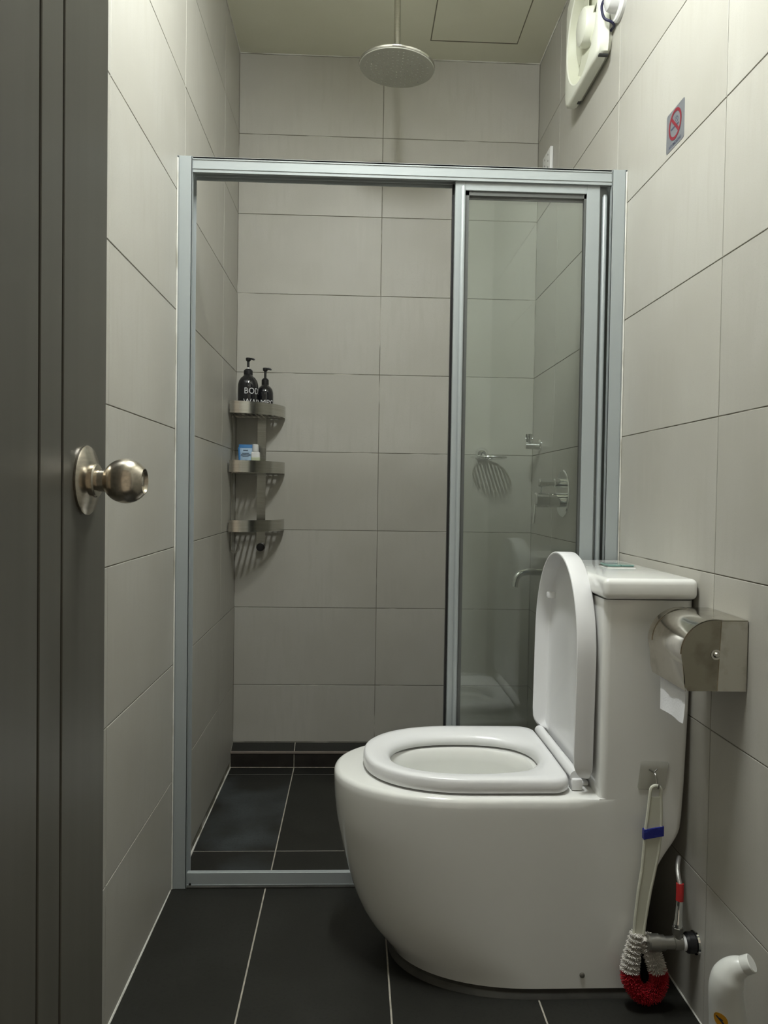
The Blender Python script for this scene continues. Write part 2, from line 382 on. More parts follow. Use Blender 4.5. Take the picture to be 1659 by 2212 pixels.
obj('handle_tube', tube(B(), [(.6385, 1.9560, z) for z in (.032, .6, 1.2, 1.800, 1.806)], [.0068, .0068, .0068, .0068, .004], 14), 'alu', d2)

# ------------------------------------------------------------------ rain shower
HX, HY, HZ = .1145, 2.40, 2.362
rs = thing('rain_shower_head', 'round brushed steel rain shower head hanging on a pipe from the ceiling', 'shower head', (HX, HY, HZ))
tilt = Vector((.055, -.03, 1)).normalized()
obj('head_disc', lathe(B(), [(-.003, .108), (-.003, .118), (.0, .1195), (.003, .1195), (.006, .116), (.009, .09), (.013, .03), (.022, .018), (.03, .014)], (HX, HY, HZ), tilt, 56), 'shelf_steel', rs)
obj('face_plate', lathe(B(), [(-.0005, .1172), (-.0035, .1165), (-.0042, .112), (-.0044, 0)], (HX, HY, HZ-.003), tilt, 56, cap1=False), 'head_face', rs)
u_, v_, d_ = frame_of(tilt); nb = B()
for ring, cnt in ((.018, 8), (.034, 14), (.050, 20), (.066, 26), (.082, 32), (.098, 38)):
    for k in range(cnt):
        a = 2*PI*k/cnt; p = Vector((HX, HY, HZ)) + (u_*math.cos(a)+v_*math.sin(a))*ring - d_*.0070
        lathe(nb, [(0, .0026), (.0015, .0018)], p, -d_, 6)
o = obj('nozzle', nb, 'brass_grey', rs); o['kind'] = 'stuff'
obj('drop_pipe', tube(B(), [(HX, HY, HZ+.025), (HX-.001, HY, 2.5), (HX-.001, HY, ZC)], .0105, 18), 'shelf_steel', rs)
obj('ceiling_flange', lathe(B(), [(0, .032), (.006, .032), (.009, .026), (.010, .012)], (HX-.001, HY, ZC), (0, 0, -1), 32), 'shelf_steel', rs)

# ------------------------------------------------------------------ toilet
TYC = 1.693
t = thing('toilet', 'white one-piece ceramic toilet standing against tiled wall with its lid raised', 'toilet', (.33, TYC, 0))
ZF = .021                                   # underside of the ceramic; a grout bed fills the gap to the floor
FX = [(.0, .100), (.021, .098), (.035, .083), (.060, .058), (.10, .029), (.154, .007), (.222, -.012), (.305, -.030), (.36, -.036), (.405, -.037), (.9, -.037)]
FL = [(0, .293), (.9, .30)]
BXT = [(0, .602), (.10, .600), (.155, .604), (.216, .614), (.262, .626), (.295, .644), (.318, .660), (.332, .669), (.345, .674), (.36, .676), (.44, .680), (.60, .684), (.82, .685)]
YS = [(0, 1.4985), (.2, 1.497), (.405, 1.494), (.82, 1.487)]
def smooth_tab(tab, z, h=.018):
    return sum(interp(tab, z+k*h/2) for k in (-2, -1, 0, 1, 2))/5
def dsec(fx, L, hw, bxx, yc, z, r=.012, nf=40, ns=10, nc=6, p=2.15, nb=16):
    """D-shaped outline seen from above: elliptical nose to -X, straight flanks, rounded back corners"""
    pts = []; xs = fx+L
    for i in range(nf+1):                                   # nose from +Y flank round to -Y flank
        a = PI/2 + PI*i/nf; c, s = math.cos(a), math.sin(a)
        pts.append((xs + L*math.copysign(abs(c)**(2/p), c), yc + hw*math.copysign(abs(s)**(2/p), s)))
    for i in range(1, ns): pts.append((xs+(bxx-r-xs)*i/ns, yc-hw))
    for i in range(nc+1):
        a = -PI/2 + PI/2*i/nc; pts.append((bxx-r+r*math.cos(a), yc-hw+r+r*math.sin(a)))
    for i in range(1, nb): pts.append((bxx, yc-hw+r+(2*hw-2*r)*i/nb))
    for i in range(nc+1):
        a = PI/2*i/nc; pts.append((bxx-r+r*math.cos(a), yc+hw-r+r*math.sin(a)))
    for i in range(ns-1, 0, -1): pts.append((xs+(bxx-r-xs)*i/ns, yc+hw))
    return [Vector((x, y, z)) for x, y in pts]
RIM = .412; TX = .505
def body_ring(z, ins=0.0):
    hw = TYC - interp(YS, z)
    ring = dsec(smooth_tab(FX, z) if z > .02 else interp(FX, z), interp(FL, z), hw, smooth_tab(BXT, z, .012), TYC, z)
    if ins:
        c = Vector((.26, TYC, z)); out = []
        for p in ring:
            k = max(0.0, min(1.0, (TX-.002-p.x)/.02)); d = (p-c); d.z = 0
            if k > 0 and p.x > .27: q = Vector((p.x, p.y - math.copysign(ins*k, p.y-TYC), z))
            else: q = p - d.normalized()*ins*k
            out.append(q)
        ring = out
    return ring
def ell(x0, x1, hw, z, n, yc=TYC, p=2.2):
    """ellipse with n points in the same angular order as dsec"""
    ref = body_ring(.3); c = Vector(((x0+x1)/2, yc, 0)); out = []
    for q in ref:
        a = math.atan2((q.y-TYC)/.19, (q.x-.26)/.33); cc, s = math.cos(a), math.sin(a)
        out.append(Vector((c.x+(x1-x0)/2*math.copysign(abs(cc)**(2/p), cc), yc+hw*math.copysign(abs(s)**(2/p), s), z)))
    return out
N = len(body_ring(.3))
rings = [body_ring(z) for z in (ZF, .023, .03, .045, .06, .08, .11, .14, .17, .2, .225, .25, .27, .285, .30, .31, .32, .33, .34, .35, .375, .390)]
for k in range(1, 6):
    a = PI/2*k/5; rings.append(body_ring(RIM-.014+.014*math.sin(a), .014*(1-math.cos(a))))
rings += [ell(.055, .425, .130, RIM, N), ell(.075, .412, .112, RIM-.001, N), ell(.082, .405, .106, RIM-.008, N), ell(.085, .402, .103, RIM-.03, N), ell(.095, .395, .098, .34, N),
          ell(.12, .385, .088, .29, N), ell(.16, .37, .07, .25, N), ell(.20, .35, .05, .225, N)]
bm = loft(B(), rings, True, True)
def rrect(x0, x1, y0, y1, z, rf, rb, n=6):
    out = []
    for cx, cy, a0, r in ((x0+rf, y0+rf, PI, rf), (x1-rb, y0+rb, 1.5*PI, rb), (x1-rb, y1-rb, 0, rb), (x0+rf, y1-rf, PI/2, rf)):
        for i in range(n+1):
            a = a0+PI/2*i/n; out.append(Vector((cx+r*math.cos(a), cy+r*math.sin(a), z)))
    return out
loft(bm, [rrect(TX, interp(BXT, z), interp(YS, z), 2*TYC-interp(YS, z), z, .014, .012) for z in (RIM, .43, .5, .6, .7, .8, .817)], False, True)
body = obj('body', bm, 'ceramic', t, ang=40)
# foot sealant
fr0 = body_ring(ZF)
def grow(e, z): return [Vector((p.x, p.y, z)) + Vector(((p.x-.34)*.6, (p.y-TYC), 0)).normalized()*e for p in fr0]
obj('grout_bed', loft(B(), [grow(.003, .0004), grow(.001, .007), grow(-.003, .012), grow(-.004, ZF+.001)], True, True), 'sealant', t, label='dark dirty grout bed')
for x in (.477,):
    obj('screw_cap', lathe(B(), [(0, .0055), (.003, .005), (.004, .003)], (x, 1.4982, .049), (0, -1, 0), 16), 'brass_grey', body)
obj('water', loft(B(), [ell(.153, .373, .074, .2585, N)], False, True), 'water', t)
# cistern lid
bm = B(); box(bm, .4965, .6875, 1.4705, 2*TYC-1.4705, .8195, .8615, .012, 4)
cl = obj('cistern_lid', bm, 'ceramic', t, ang=50)
fb = obj('flush_button', bx(.576, .642, 1.690, 1.752, .8610, .8650, .0015, 2), 'chrome', t, label='square chrome and green glass flush button')
obj('button_half', bx(.579, .6085, 1.693, 1.749, .8650, .8690, .001, 1), 'button_glass', fb)
obj('button_half', bx(.6095, .639, 1.693, 1.749, .8650, .8690, .001, 1), 'button_glass', fb)
# seat
SYC = 1.690
def seat_outer(z, off=0): return dsec(.029+off, .235, .181-off, .452-off, SYC, z, r=.035, p=2.25)
def mix(a, b, k, z): return [Vector((p.x+(q.x-p.x)*k, p.y+(q.y-p.y)*k, z)) for p, q in zip(a, b)]
so = seat_outer(0)
def seat_inner():
    c = Vector((.238, SYC, 0)); out = []
    for q in so:
        a = math.atan2((q.y-SYC)/.181, (q.x-.24)/.212); cc, s = math.cos(a), math.sin(a)
        out.append(Vector((.2545+.166*math.copysign(abs(cc)**(2/2.4), cc), SYC-.004+.121*math.copysign(abs(s)**(2/2.3), s), 0)))
    return out
si = seat_inner()
rings = [mix(so, si, k, z+.004) for k, z in ((.04, .4125), (.0, .416), (-.012, .424), (.0, .434), (.035, .4395), (.10, .4420), (.3, .4425), (.62, .440), (.82, .4365), (.94, .431), (1.0, .424), (1.0, .416), (.97, .4125), (.04, .4125))]
obj('seat', loft(B(), rings, False, False), 'plastic_white', t, ang=50)
# raised lid: a shallow dish standing on edge, open side towards -X
def lid_ring(x, off):
    zt, zb, hw, L, r = .897-off, .437+off, .179-off, .215-off*.5, .032
    base = dsec(-zt, L, hw, -zb, SYC, 0, r=r, p=2.1)
    out = []
    for p in base:
        z = -p.x; k = max(0.0, min(1.0, (z-zb-.004)/.040)); k = math.sqrt(max(0, 1-(1-k)**2)); xx = x
        if xx < LX+.034: xx = LX+.034+(xx-LX-.034)*k             # rim fades out towards the hinge side
        out.append(Vector((xx + (z-.44)*.012, p.y, z)))
    return out
LX = .454
rings = [lid_ring(LX+.042, .012), lid_ring(LX+.041, .004), lid_ring(LX+.037, .0), lid_ring(LX+.001, .0), lid_ring(LX, .0012), lid_ring(LX, .0045), lid_ring(LX+.001, .0055), lid_ring(LX+.030, .0075), lid_ring(LX+.034, .012)]
lid = obj('lid', loft(B(), rings, True, True), 'plastic_white', t, ang=50)
for y in (SYC+.128, SYC-.128):
    obj('bumper', box(B(), LX+.018, LX+.040, y-.007, y+.007, .775, .790, .003, 2), 'hinge_white', lid)
hg = obj('hinge', tube(B(), [(.4690, SYC-.148, .4400), (.4690, SYC+.162, .4400)], .0120, 18), 'hinge_white', t)
for y in (SYC-.140, SYC+.150):
    obj('hinge_mount', box(B(), .459, .482, y-.016, y+.016, RIM+.0005, .437, .004, 2), 'hinge_white', hg)
obj('hinge_base', box(B(), .480, .503, SYC-.13, SYC+.13, RIM+.0005, .422, .004, 2), 'hinge_white', hg)

# ------------------------------------------------------------------ adhesive hook and toilet brush
TF = 1.4935
ah = thing('adhesive_hook', 'clear square stick-on pad with small wire hook on cistern side', 'hook', (.611, TF, .461))
ring = [Vector((x, TF-.0022, z)) for x, z in ((.583, .433), (.5805, .4375), (.586, .487), (.590, .4905), (.641, .489), (.6435, .485), (.637, .435), (.633, .431))]
def yat(v, off): return Vector((v.x, interp(YS, v.z)-off, v.z))
obj('pad', loft(B(), [[yat(p, .0004) for p in ring], [yat(p, .0020) for p in ring]], True, True), 'pad', ah, smooth=False)
obj('hook', tube(B(), spline([(.611, 1.4905, .470), (.611, 1.480, .468), (.611, 1.474, .458), (.611, 1.468, .446), (.611, 1.462, .447), (.611, 1.460, .454)], 5), .0016, 8), 'brass_grey', ah)
obj('hook_prong', tube(B(), [(.603, 1.4905, .474), (.611, 1.4870, .469), (.619, 1.4905, .474)], .0013, 8), 'brass_grey', ah)

tb = thing('toilet_brush', 'white toilet brush with red tipped loop of bristles hanging from the clear hook', 'brush', (.59, 1.465, .01))
BY = 1.466
path = [(.6085, .449, .0095), (.607, .44, .0105), (.6060, .40, .0130), (.6040, .36, .0155), (.6010, .32, .0150), (.596, .28, .0130), (.589, .24, .0120), (.584, .20, .0108), (.5805, .165, .0098), (.579, .150, .0095)]
def strap(z):
    return interp([(p[1], p[0]) for p in path[::-1]], z), interp([(p[1], p[2]) for p in path[::-1]], z)
zs = [.428-.278*i/40 for i in range(41)]
rings = []
for z in zs:
    x, hw = strap(z); rings.append([Vector((x-hw, BY-.0018, z)), Vector((x+hw, BY-.0018, z)), Vector((x+hw, BY+.0018, z)), Vector((x-hw, BY+.0018, z))])
bm = loft(B(), rings)
loop = []
zl = [.150+(.44-.150)*i/40 for i in range(41)]
L_ = [Vector((strap(z)[0]-strap(z)[1], BY, z)) for z in zl]; R__ = [Vector((strap(z)[0]+strap(z)[1], BY, z)) for z in zl]
xa, ha = strap(.44)
arch = [Vector((xa-ha*math.cos(a), BY, .44+ha*math.sin(a))) for a in [PI*i/10 for i in range(1, 10)]]
tube(bm, L_+arch+R__[::-1], .0034, 8)
hd = obj('handle', bm, 'brush_white', tb)
x1_, h1_ = strap(.355)
rings = []
for z, dz in ((.347, 0), (.366, 0)):
    rings.append([Vector((x1_-h1_-.0045, BY-.005, z-.003)), Vector((x1_+h1_+.0045, BY-.005, z+.004)), Vector((x1_+h1_+.0045, BY+.005, z+.004)), Vector((x1_-h1_-.0045, BY+.005, z-.003))])
obj('tape_band', loft(B(), rings), 'tape', hd, label='strip of dark blue tape wrapped round handle')
# bristle loop: wire bent into a teardrop, tufts in rings along it
loop = spline([(.575, BY, .156), (.570, BY, .125), (.564, BY, .092), (.565, BY, .062), (.582, BY, .034), (.608, BY, .030), (.623, BY, .055), (.616, BY, .090), (.602, BY, .124), (.588, BY, .156)], 10)
obj('wire_core', tube(B(), loop, .0022, 8), 'brush_white', tb)
acc = [0.0]
for a, b in zip(loop, loop[1:]): acc.append(acc[-1]+(b-a).length)
def at(s):
    for i in range(len(acc)-1):
        if s <= acc[i+1]:
            k = (s-acc[i])/(acc[i+1]-acc[i]); return loop[i].lerp(loop[i+1], k), (loop[i+1]-loop[i]).normalized()
    return loop[-1], (loop[-1]-loop[-2]).normalized()
def needles(bm, s, n, ln, spread, wd=.0011):
    p, d = at(s); u, v, _ = frame_of(d)
    for k in range(n):
        a = 2*PI*(k+random.random()*.5)/n; dr = (u*math.cos(a)+v*math.sin(a)+d*random.uniform(-spread, spread)).normalized()
        q = p + d*random.uniform(-.0012, .0012); l = ln*random.uniform(.88, 1.08); e = d.cross(dr).normalized()*wd; f = d*wd
        tip = q+dr*l; vs = [bm.verts.new(q+e), bm.verts.new(q+f), bm.verts.new(q-e), bm.verts.new(tip+e*.6), bm.verts.new(tip+f*.6), bm.verts.new(tip-e*.6)]
        for i in range(3):
            j = (i+1) % 3; bm.faces.new((vs[i], vs[j], vs[j+3], vs[i+3]))
        bm.faces.new((vs[3], vs[4], vs[5]))
tot = acc[-1]; s = .004
red = B(); ringlen = lambda s: .0130 + .0062*min(1, min(s, tot-s)/.06)
while s < tot-.004:
    p, _d = at(s)
    if p.z < .076:
        for q in (0, .0022, .0044): needles(red, s+q, 36, .0190, .22)
        s += .0066
    else:
        bm = B()
        for q in (-.0011, .0002, .0014): needles(bm, s+q, 34, ringlen(s), .035)
        obj('bristle_tuft', bm, 'bristle', tb, smooth=False, recalc=False); s += .0102
o = obj('red_bristles', red, 'bristle_red', tb, smooth=False, recalc=False, label='dense dark red bristles'); o['kind'] = 'stuff'

# ------------------------------------------------------------------ toilet paper holder and roll
PY0, PY1 = 1.2850, 1.4350
PZ0, PZ1 = .687, .811
ph = thing('paper_holder', 'polished steel toilet roll holder with curved cover fixed to wall beside cistern', 'paper holder', (.689, 1.36, .687))
def ph_prof(r, cx, cz, x_back, inset=0.0):
    """outline in XZ: flat at the wall, round nose to -X"""
    pts = [(x_back, PZ1-inset)]
    for i in range(17):
        a = PI/2 + PI*.62*i/16; pts.append((cx+r*math.cos(a), cz+r*math.sin(a)))
    return pts
cxp, czp, rp = .632, .751, .060
nose = ph_prof(rp, cxp, czp, XR-.001)
nose[0] = (XR-.001, czp+rp)
lower = [(nose[-1][0]+.004, PZ0+.006), (nose[-1][0]+.008, PZ0)]
side = nose + lower + [(XR-.001, PZ0)]
def prism(bm, prof, y0, y1):
    return loft(bm, [[Vector((x, y0, z)) for x, z in prof], [Vector((x, y1, z)) for x, z in prof]])
for y in (PY0, PY1-.0015):
    pl = obj('side_panel', prism(B(), side, y, y+.0015), 'holder_dark', ph, smooth=False)
    sg = -1 if y == PY0 else 1
    obj('pivot_screw', lathe(B(), [(0, .0095), (.0010, .0092), (.0011, .0058), (.0035, .0052), (.0055, .0036), (.0063, .0010)], (.633, y if sg < 0 else y+.0015, .751), (0, sg, 0), 20), 'holder_steel', pl)
    if sg < 0:
        obj('bracket_plate', loft(B(), [[Vector((x, yy, z)) for x, z in ((.6415, .8095), (XR-.002, .8095), (XR-.002, PZ0), (.6365, PZ0))] for yy in (y-.0014, y)]), 'holder_steel', pl, smooth=False)
def strip(prof, y0, y1, t):
    bm = B(); outer = prof; inner = []
    for i, (x, z) in enumerate(prof):
        a = Vector(prof[max(i-1, 0)]); b = Vector(prof[min(i+1, len(prof)-1)]); d = (b-a).normalized(); inner.append((x-d.y*t*-1*-1, z+d.x*t))
    rings = []
    for (x, z), (xi, zi) in zip(outer, inner):
        rings.append([Vector((x, y0, z)), Vector((x, y1, z)), Vector((xi, y1, zi)), Vector((xi, y0, zi))])
    return loft(bm, rings)
obj('cover', strip(nose + lower[:1], PY0+.0015, PY1-.0015, .0012), 'holder_steel', ph)
nose2 = [(cxp+(rp+.0016)*math.cos(PI/2+PI*.50*i/16), czp+(rp+.0016)*math.sin(PI/2+PI*.50*i/16)) for i in range(-2, 17)]
obj('cover_band', strip(nose2, PY0+.003, PY0+.020, .0012), 'holder_steel', ph)
obj('cover_band', strip(nose2, PY1-.020, PY1-.003, .0012), 'holder_steel', ph)
obj('cover_lip', strip([(nose[-1][0]-.002, nose[-1][1]+.008), (nose[-1][0]+.001, PZ0+.014), (nose[-1][0]+.005, PZ0-.001)], PY0+.0015, PY1-.0015, .0012), 'holder_steel', ph)
tr = thing('toilet_roll', 'white toilet paper roll with loose sheet hanging out of steel holder', 'toilet paper', (.633, 1.36, .751))
bm = B(); lathe(bm, [(-.052, .019), (-.052, .050), (.052, .050), (.052, .019), (-.052, .019)], (.633, 1.36, .751), (0, 1, 0), 40, False, False)
obj('roll', bm, 'paper', tr)
rings = []
sheet = [(.5835, .760), (.5830, .735), (.5845, .71), (.5868, .69), (.5885, .672), (.5890, .655), (.5885, .638), (.5875, .622)]
for i, (x, z) in enumerate(sheet):
    r = []
    for j in range(9):
        k = j/8; y = 1.305+.105*k; r.append(Vector((x+.0016*math.sin(k*9+i*.6)*i/7, y, z + (1-k)*.002*(i/7) - .0015*(i == 7)*math.sin(k*7))))
    rings.append(r+[q+Vector((.0005, 0, 0)) for q in r[::-1]])
obj('loose_sheet', loft(B(), rings), 'paper', tr, ang=60)

# ------------------------------------------------------------------ stop valve and hose
VX, VY, VZ = .650, 1.452, .142
sv = thing('stop_valve', 'dull metal angle stop valve on the wall behind the toilet brush', 'valve', (.689, VY, VZ))
obj('valve_body', lathe(B(), [(.028, .0125), (.0295, .0135), (.045, .0135), (.046, .012), (.064, .012), (.0645, .0145), (.074, .0145), (.0745, .0165), (.095, .0165), (.098, .014)], (XR, VY, VZ), (-1, 0, 0), 24), 'brass_grey', sv)
obj('white_washer', lathe(B(), [(.0235, .0150), (.028, .0150)], (XR, VY, VZ), (-1, 0, 0), 24), 'white', sv)
obj('black_collar', lathe(B(), [(.004, .0165), (.006, .0195), (.018, .0195), (.0235, .016)], (XR, VY, VZ), (-1, 0, 0), 24), 'black', sv)
obj('wall_flange', lathe(B(), [(0, .023), (.0035, .022), (.005, .017)], (XR, VY, VZ), (-1, 0, 0), 28), 'chrome', sv)
obj('outlet', lathe(B(), [(.010, .0085), (.020, .0085)], (.652, VY, VZ), (0, 0, 1), 18), 'brass_grey', sv)
obj('hex_nut', lathe(B(), [(.018, .0105), (.031, .0105), (.032, .0095)], (.652, VY, VZ), (0, 0, 1), 6), 'brass_grey', sv)
sh = thing('supply_hose', 'braided silver water hose with red sleeve rising behind the cistern', 'hose', (.652, VY, VZ+.032))
obj('ferrule', lathe(B(), [(.0, .009), (.010, .0088), (.013, .0075), (.056, .0060)], (.652, VY, VZ+.0325), (.06, .02, 1), 18), 'chrome', sh)
hp = spline([(.6550, VY+.001, VZ+.084), (.6558, VY+.002, VZ+.098), (.6568, VY+.005, VZ+.116)], 6)
obj('red_sleeve', tube(B(), hp, .0075, 14), 'red_sleeve', sh)
obj('hose', tube(B(), spline([(.6568, VY+.005, VZ+.114), (.657, VY+.014, VZ+.126), (.662, VY+.030, VZ+.138), (.6745, VY+.052, VZ+.146)], 8), .0045, 12), 'hose', sh)

# ------------------------------------------------------------------ cleaner bottle
cb = thing('cleaner_bottle', 'white duck-neck toilet cleaner bottle with orange stickers on floor by wall', 'bottle', (.633, 1.20, 0))
bp = spline([(.633, 1.205, .0), (.633, 1.205, .05), (.632, 1.205, .11), (.629, 1.203, .155), (.623, 1.200, .195), (.620, 1.196, .228), (.627, 1.190, .254), (.641, 1.180, .2685)], 6)
br = []
tabr = [(0, .040), (.12, .036), (.30, .032), (.48, .0285), (.62, .0265), (.78, .0250), (.90, .0185), (1.0, .0138)]
for i in range(len(bp)): br.append(interp(tabr, i/(len(bp)-1)))
bbody = obj('bottle_body', tube(B(), bp, br, 28), 'bottle_white', cb, ang=60)
dcap = (bp[-1]-bp[-4]).normalized()
obj('cap', lathe(B(), [(-.002, .0138), (.0, .0146), (.012, .0142), (.0135, .0128)], bp[-1], dcap, 28), 'bottle_white', cb)
def patch(i0, f, ang, ru, rv, off=.0006, n=18):
    """small sticker lying on the bottle's skin"""
    k = i0; c = bp[k]; t_ = (bp[k+1]-bp[k-1]).normalized(); out = Vector((math.cos(ang), math.sin(ang), 0)); out = (out-t_*out.dot(t_)).normalized(); sd = t_.cross(out); r = br[k]
    bm = B(); ce_ = bm.verts.new(c+out*(r+off)); vs = []
    for q in range(n):
        a = 2*PI*q/n; y = ru*math.cos(a); z = rv*math.sin(a); th = y/r
        vs.append(bm.verts.new(c+(out*math.cos(th)+sd*math.sin(th))*(r+off)+t_*z))
    for q in range(n): bm.faces.new((ce_, vs[q], vs[(q+1) % n]))
    return bm, (c, t_, out, sd, r)
bm, fr_ = patch(22, 0, PI*1.24, .0115, .0130)
lab = obj('round_sticker', bm, 'orange', cb)
c, t_, out, sd, r = fr_
bm = B()
for (a0, b0, a1, b1, wdt) in ((-.006, .006, .006, -.006, .0016), (-.001, .004, .004, .001, .0012)):
    n_ = Vector((a1-a0, b1-b0)).normalized(); pxy = Vector((-n_.y, n_.x))*wdt
    q = [(a0+pxy.x, b0+pxy.y), (a1+pxy.x, b1+pxy.y), (a1-pxy.x, b1-pxy.y), (a0-pxy.x, b0-pxy.y)]
    bm.faces.new([bm.verts.new(c+(out*math.cos(y/r)+sd*math.sin(y/r))*(r+.0012)+t_*z) for y, z in q])
obj('pictogram', bm, 'ink', lab)
obj('square_sticker', patch(18, 0, PI*1.36, .0125, .0125, n=4)[0], 'orange', cb)

# ------------------------------------------------------------------ corner shelf
SXc, SYc2, SR = XL, YB, .188
cs = thing('corner_shelf', 'three-tier stainless steel corner shelf fixed in the back left corner', 'shelf', (XL, YB, .80))
def arc(r, n=20, a0=0.0, a1=PI/2):
    return [(SXc+r*math.sin(a0+(a1-a0)*i/n), SYc2-r*math.cos(a0+(a1-a0)*i/n)) for i in range(n+1)]
for z1 in (1.348, 1.136, .920):
    z0 = z1-.043
    tray = obj('tray', B(), 'shelf_steel', cs)
    bm = B(); rings = []
    for (xo, yo), (xi, yi) in zip(arc(SR, 28, .035, PI/2-.02), arc(SR-.0014, 28, .035, PI/2-.02)):
        rings.append([Vector((xo, yo, z0)), Vector((xo, yo, z1)), Vector((xi, yi, z1)), Vector((xi, yi, z0))])
    loft(bm, rings)
    # thin side returns along both walls
    box(bm, XL+.003, XL+.0045, YB-SR+.002, YB-.004, z0, z1-.010); box(bm, XL+.004, XL+SR-.002, YB-.0045, YB-.003, z0, z1-.010)
    bm2 = bm; bm2.transform(Matrix.Translation(-cs.location)); bm2.to_mesh(tray.data); bm2.free(); finish(tray.data)
    tray.data.materials.clear(); tray.data.materials.append(M['shelf_steel'])
    # slotted plate
    bm = B(); zp = z0+.004; nsl = 9; x = XL+.005
    pitch = (SR-.012)/nsl
    for k in range(nsl+1):
        xa_ = XL+.006+pitch*k; xb_ = min(xa_+pitch*.36, XL+SR-.002)
        ya = YB-math.sqrt(max((SR-.002)**2-(xa_-XL)**2, 0)); yb_ = YB-math.sqrt(max((SR-.002)**2-(xb_-XL)**2, 0))
        loft(bm, [[Vector((xa_, ya, z)), Vector((xb_, yb_, z)), Vector((xb_, YB-.004, z)), Vector((xa_, YB-.004, z))] for z in (zp-.0008, zp+.0008)])
    for yk in (YB-.016, YB-.044, YB-.150):
        hwid = math.sqrt((SR-.003)**2-(YB-yk)**2)
        box(bm, XL+.005, XL+hwid, yk-.010 if yk > YB-.1 else yk-.006, yk+.004, zp-.0006, zp+.0006)
    # solid rim inside the curved band
    rings = []
    for (xo, yo), (xi, yi) in zip(arc(SR-.001, 24, .03, PI/2-.02), arc(SR-.010, 24, .03, PI/2-.02)):
        rings.append([Vector((xo, yo, zp-.0007)), Vector((xo, yo, zp+.0007)), Vector((xi, yi, zp+.0007)), Vector((xi, yi, zp-.0007))])
    loft(bm, rings)
    obj('slotted_plate', bm, 'shelf_steel', tray, smooth=False)
def hook_strip(p_of, w0, w1, curl=True):
    """flat wall strip with a curled hook at its foot; p_of(w, out, z) maps width, stand-off and height"""
    prof = [(.0025, 1.338), (.0025, .835)]
    if not curl: prof[-1] = (.0025, .806)
    for i in range(1, 15) if curl else ():
        a = PI*1.25*i/14; prof.append((.0025+.0145-.0145*math.cos(a), .812-.0145*math.sin(a)+(.023*(1-i/14) if i < 2 else 0)))
    rings = []
    for i, (d, z) in enumerate(prof):
        a = Vector(prof[max(i-1, 0)]); b = Vector(prof[min(i+1, len(prof)-1)]); q = (b-a).normalized(); n2 = Vector((-q.y, q.x))*.0008
        rings.append([p_of(w0, d+n2.x, z+n2.y), p_of(w1, d+n2.x, z+n2.y), p_of(w1, d-n2.x, z-n2.y), p_of(w0, d-n2.x, z-n2.y)])
    return loft(B(), rings)
st1 = obj('wall_strip', hook_strip(lambda w_, d, z: Vector((w_, YB-d, z)), -.373, -.340, False), 'shelf_steel', cs)
st2 = obj('wall_strip', hook_strip(lambda w_, d, z: Vector((XL+d, w_, z)), YB-.083, YB-.115), 'shelf_steel', cs)
obj('peg', lathe(B(), [(.001, .013), (.020, .0145), (.0215, .0155), (.0245, .0155), (.0255, .014)], (-.3550, YB, .8120), (0, -1, 0), 24), 'black', st1, label='dark round peg with bright rim')

# ------------------------------------------------------------------ bottles on the top shelf
def pump_bottle(name, label, x, y, r, ztop_body, z_collar, z_head, lift):
    zb = 1.3105
    o = thing(name, label, 'bottle', (x, y, zb))
    hb = ztop_body-zb
    prof = [(.0, r*.90), (.003, r), (hb*.62, r), (hb*.74, r*.985), (hb*.84, r*.90), (hb*.92, r*.72), (hb*.97, r*.50), (hb, r*.42)]
    obj('bottle_body', lathe(B(), prof, (x, y, zb), (0, 0, 1), 40), 'bottle_black', o)
    obj('collar', lathe(B(), [(hb-.002, r*.36), (hb, r*.42), (hb+.004, r*.44), (z_collar-zb-.006, r*.43), (z_collar-zb-.003, r*.36), (z_collar-zb, r*.27)], (x, y, zb), (0, 0, 1), 28), 'black', o)
    if lift: obj('white_neck', lathe(B(), [(z_collar-zb-.001, .0042), (z_collar-zb+.007, .0042)], (x, y, zb), (0, 0, 1), 16), 'white', o)
    z2 = z_collar-zb+(.006 if lift else -.001)
    pm = obj('pump', lathe(B(), [(z2, .0045), (z_head-zb-.014, .0045), (z_head-zb-.011, .0085), (z_head-zb-.003, .0098), (z_head-zb, .0085)], (x, y, zb), (0, 0, 1), 20), 'black', o)
    obj('nozzle', tube(B(), spline([(x+.002, y, z_head-.004), (x+.012, y-.002, z_head-.0035), (x+.020, y-.003, z_head-.006), (x+.0225, y-.0032, z_head-.0085)], 4), [.004]*9+[.0032]*4, 10), 'black', pm)
    return o
def wrap_text(parent, txt, size, x, y, r, z, ang, sx=1.0):
    bm = text_mesh(txt, size)
    for v in bm.verts:
        th = v.co.x*sx/r + ang; v.co = Vector((x+(r+.0004)*math.sin(th), y-(r+.0004)*math.cos(th), z+v.co.y))
    obj('lettering', bm, 'print_white', parent, smooth=False, recalc=False)
b1 = pump_bottle('body_wash_bottle', 'taller black pump bottle lettered BODY in white on top shelf', -.394, 2.793, .0372, 1.449, 1.471, 1.512, True)
wrap_text(b1, 'BODY', .0310, -.394, 2.793, .0372, 1.3870, .80, .93)
wrap_text(b1, 'WASH', .0310, -.394, 2.793, .0372, 1.3470, .80, .93)
b2 = pump_bottle('shampoo_bottle', 'shorter black pump bottle lettered SHAMPOO on top shelf', -.3365, 2.832, .0305, 1.419, 1.444, 1.483, False)
wrap_text(b2, 'SHAMPOO', .0250, -.3365, 2.832, .0305, 1.3520, .02, 1.12)

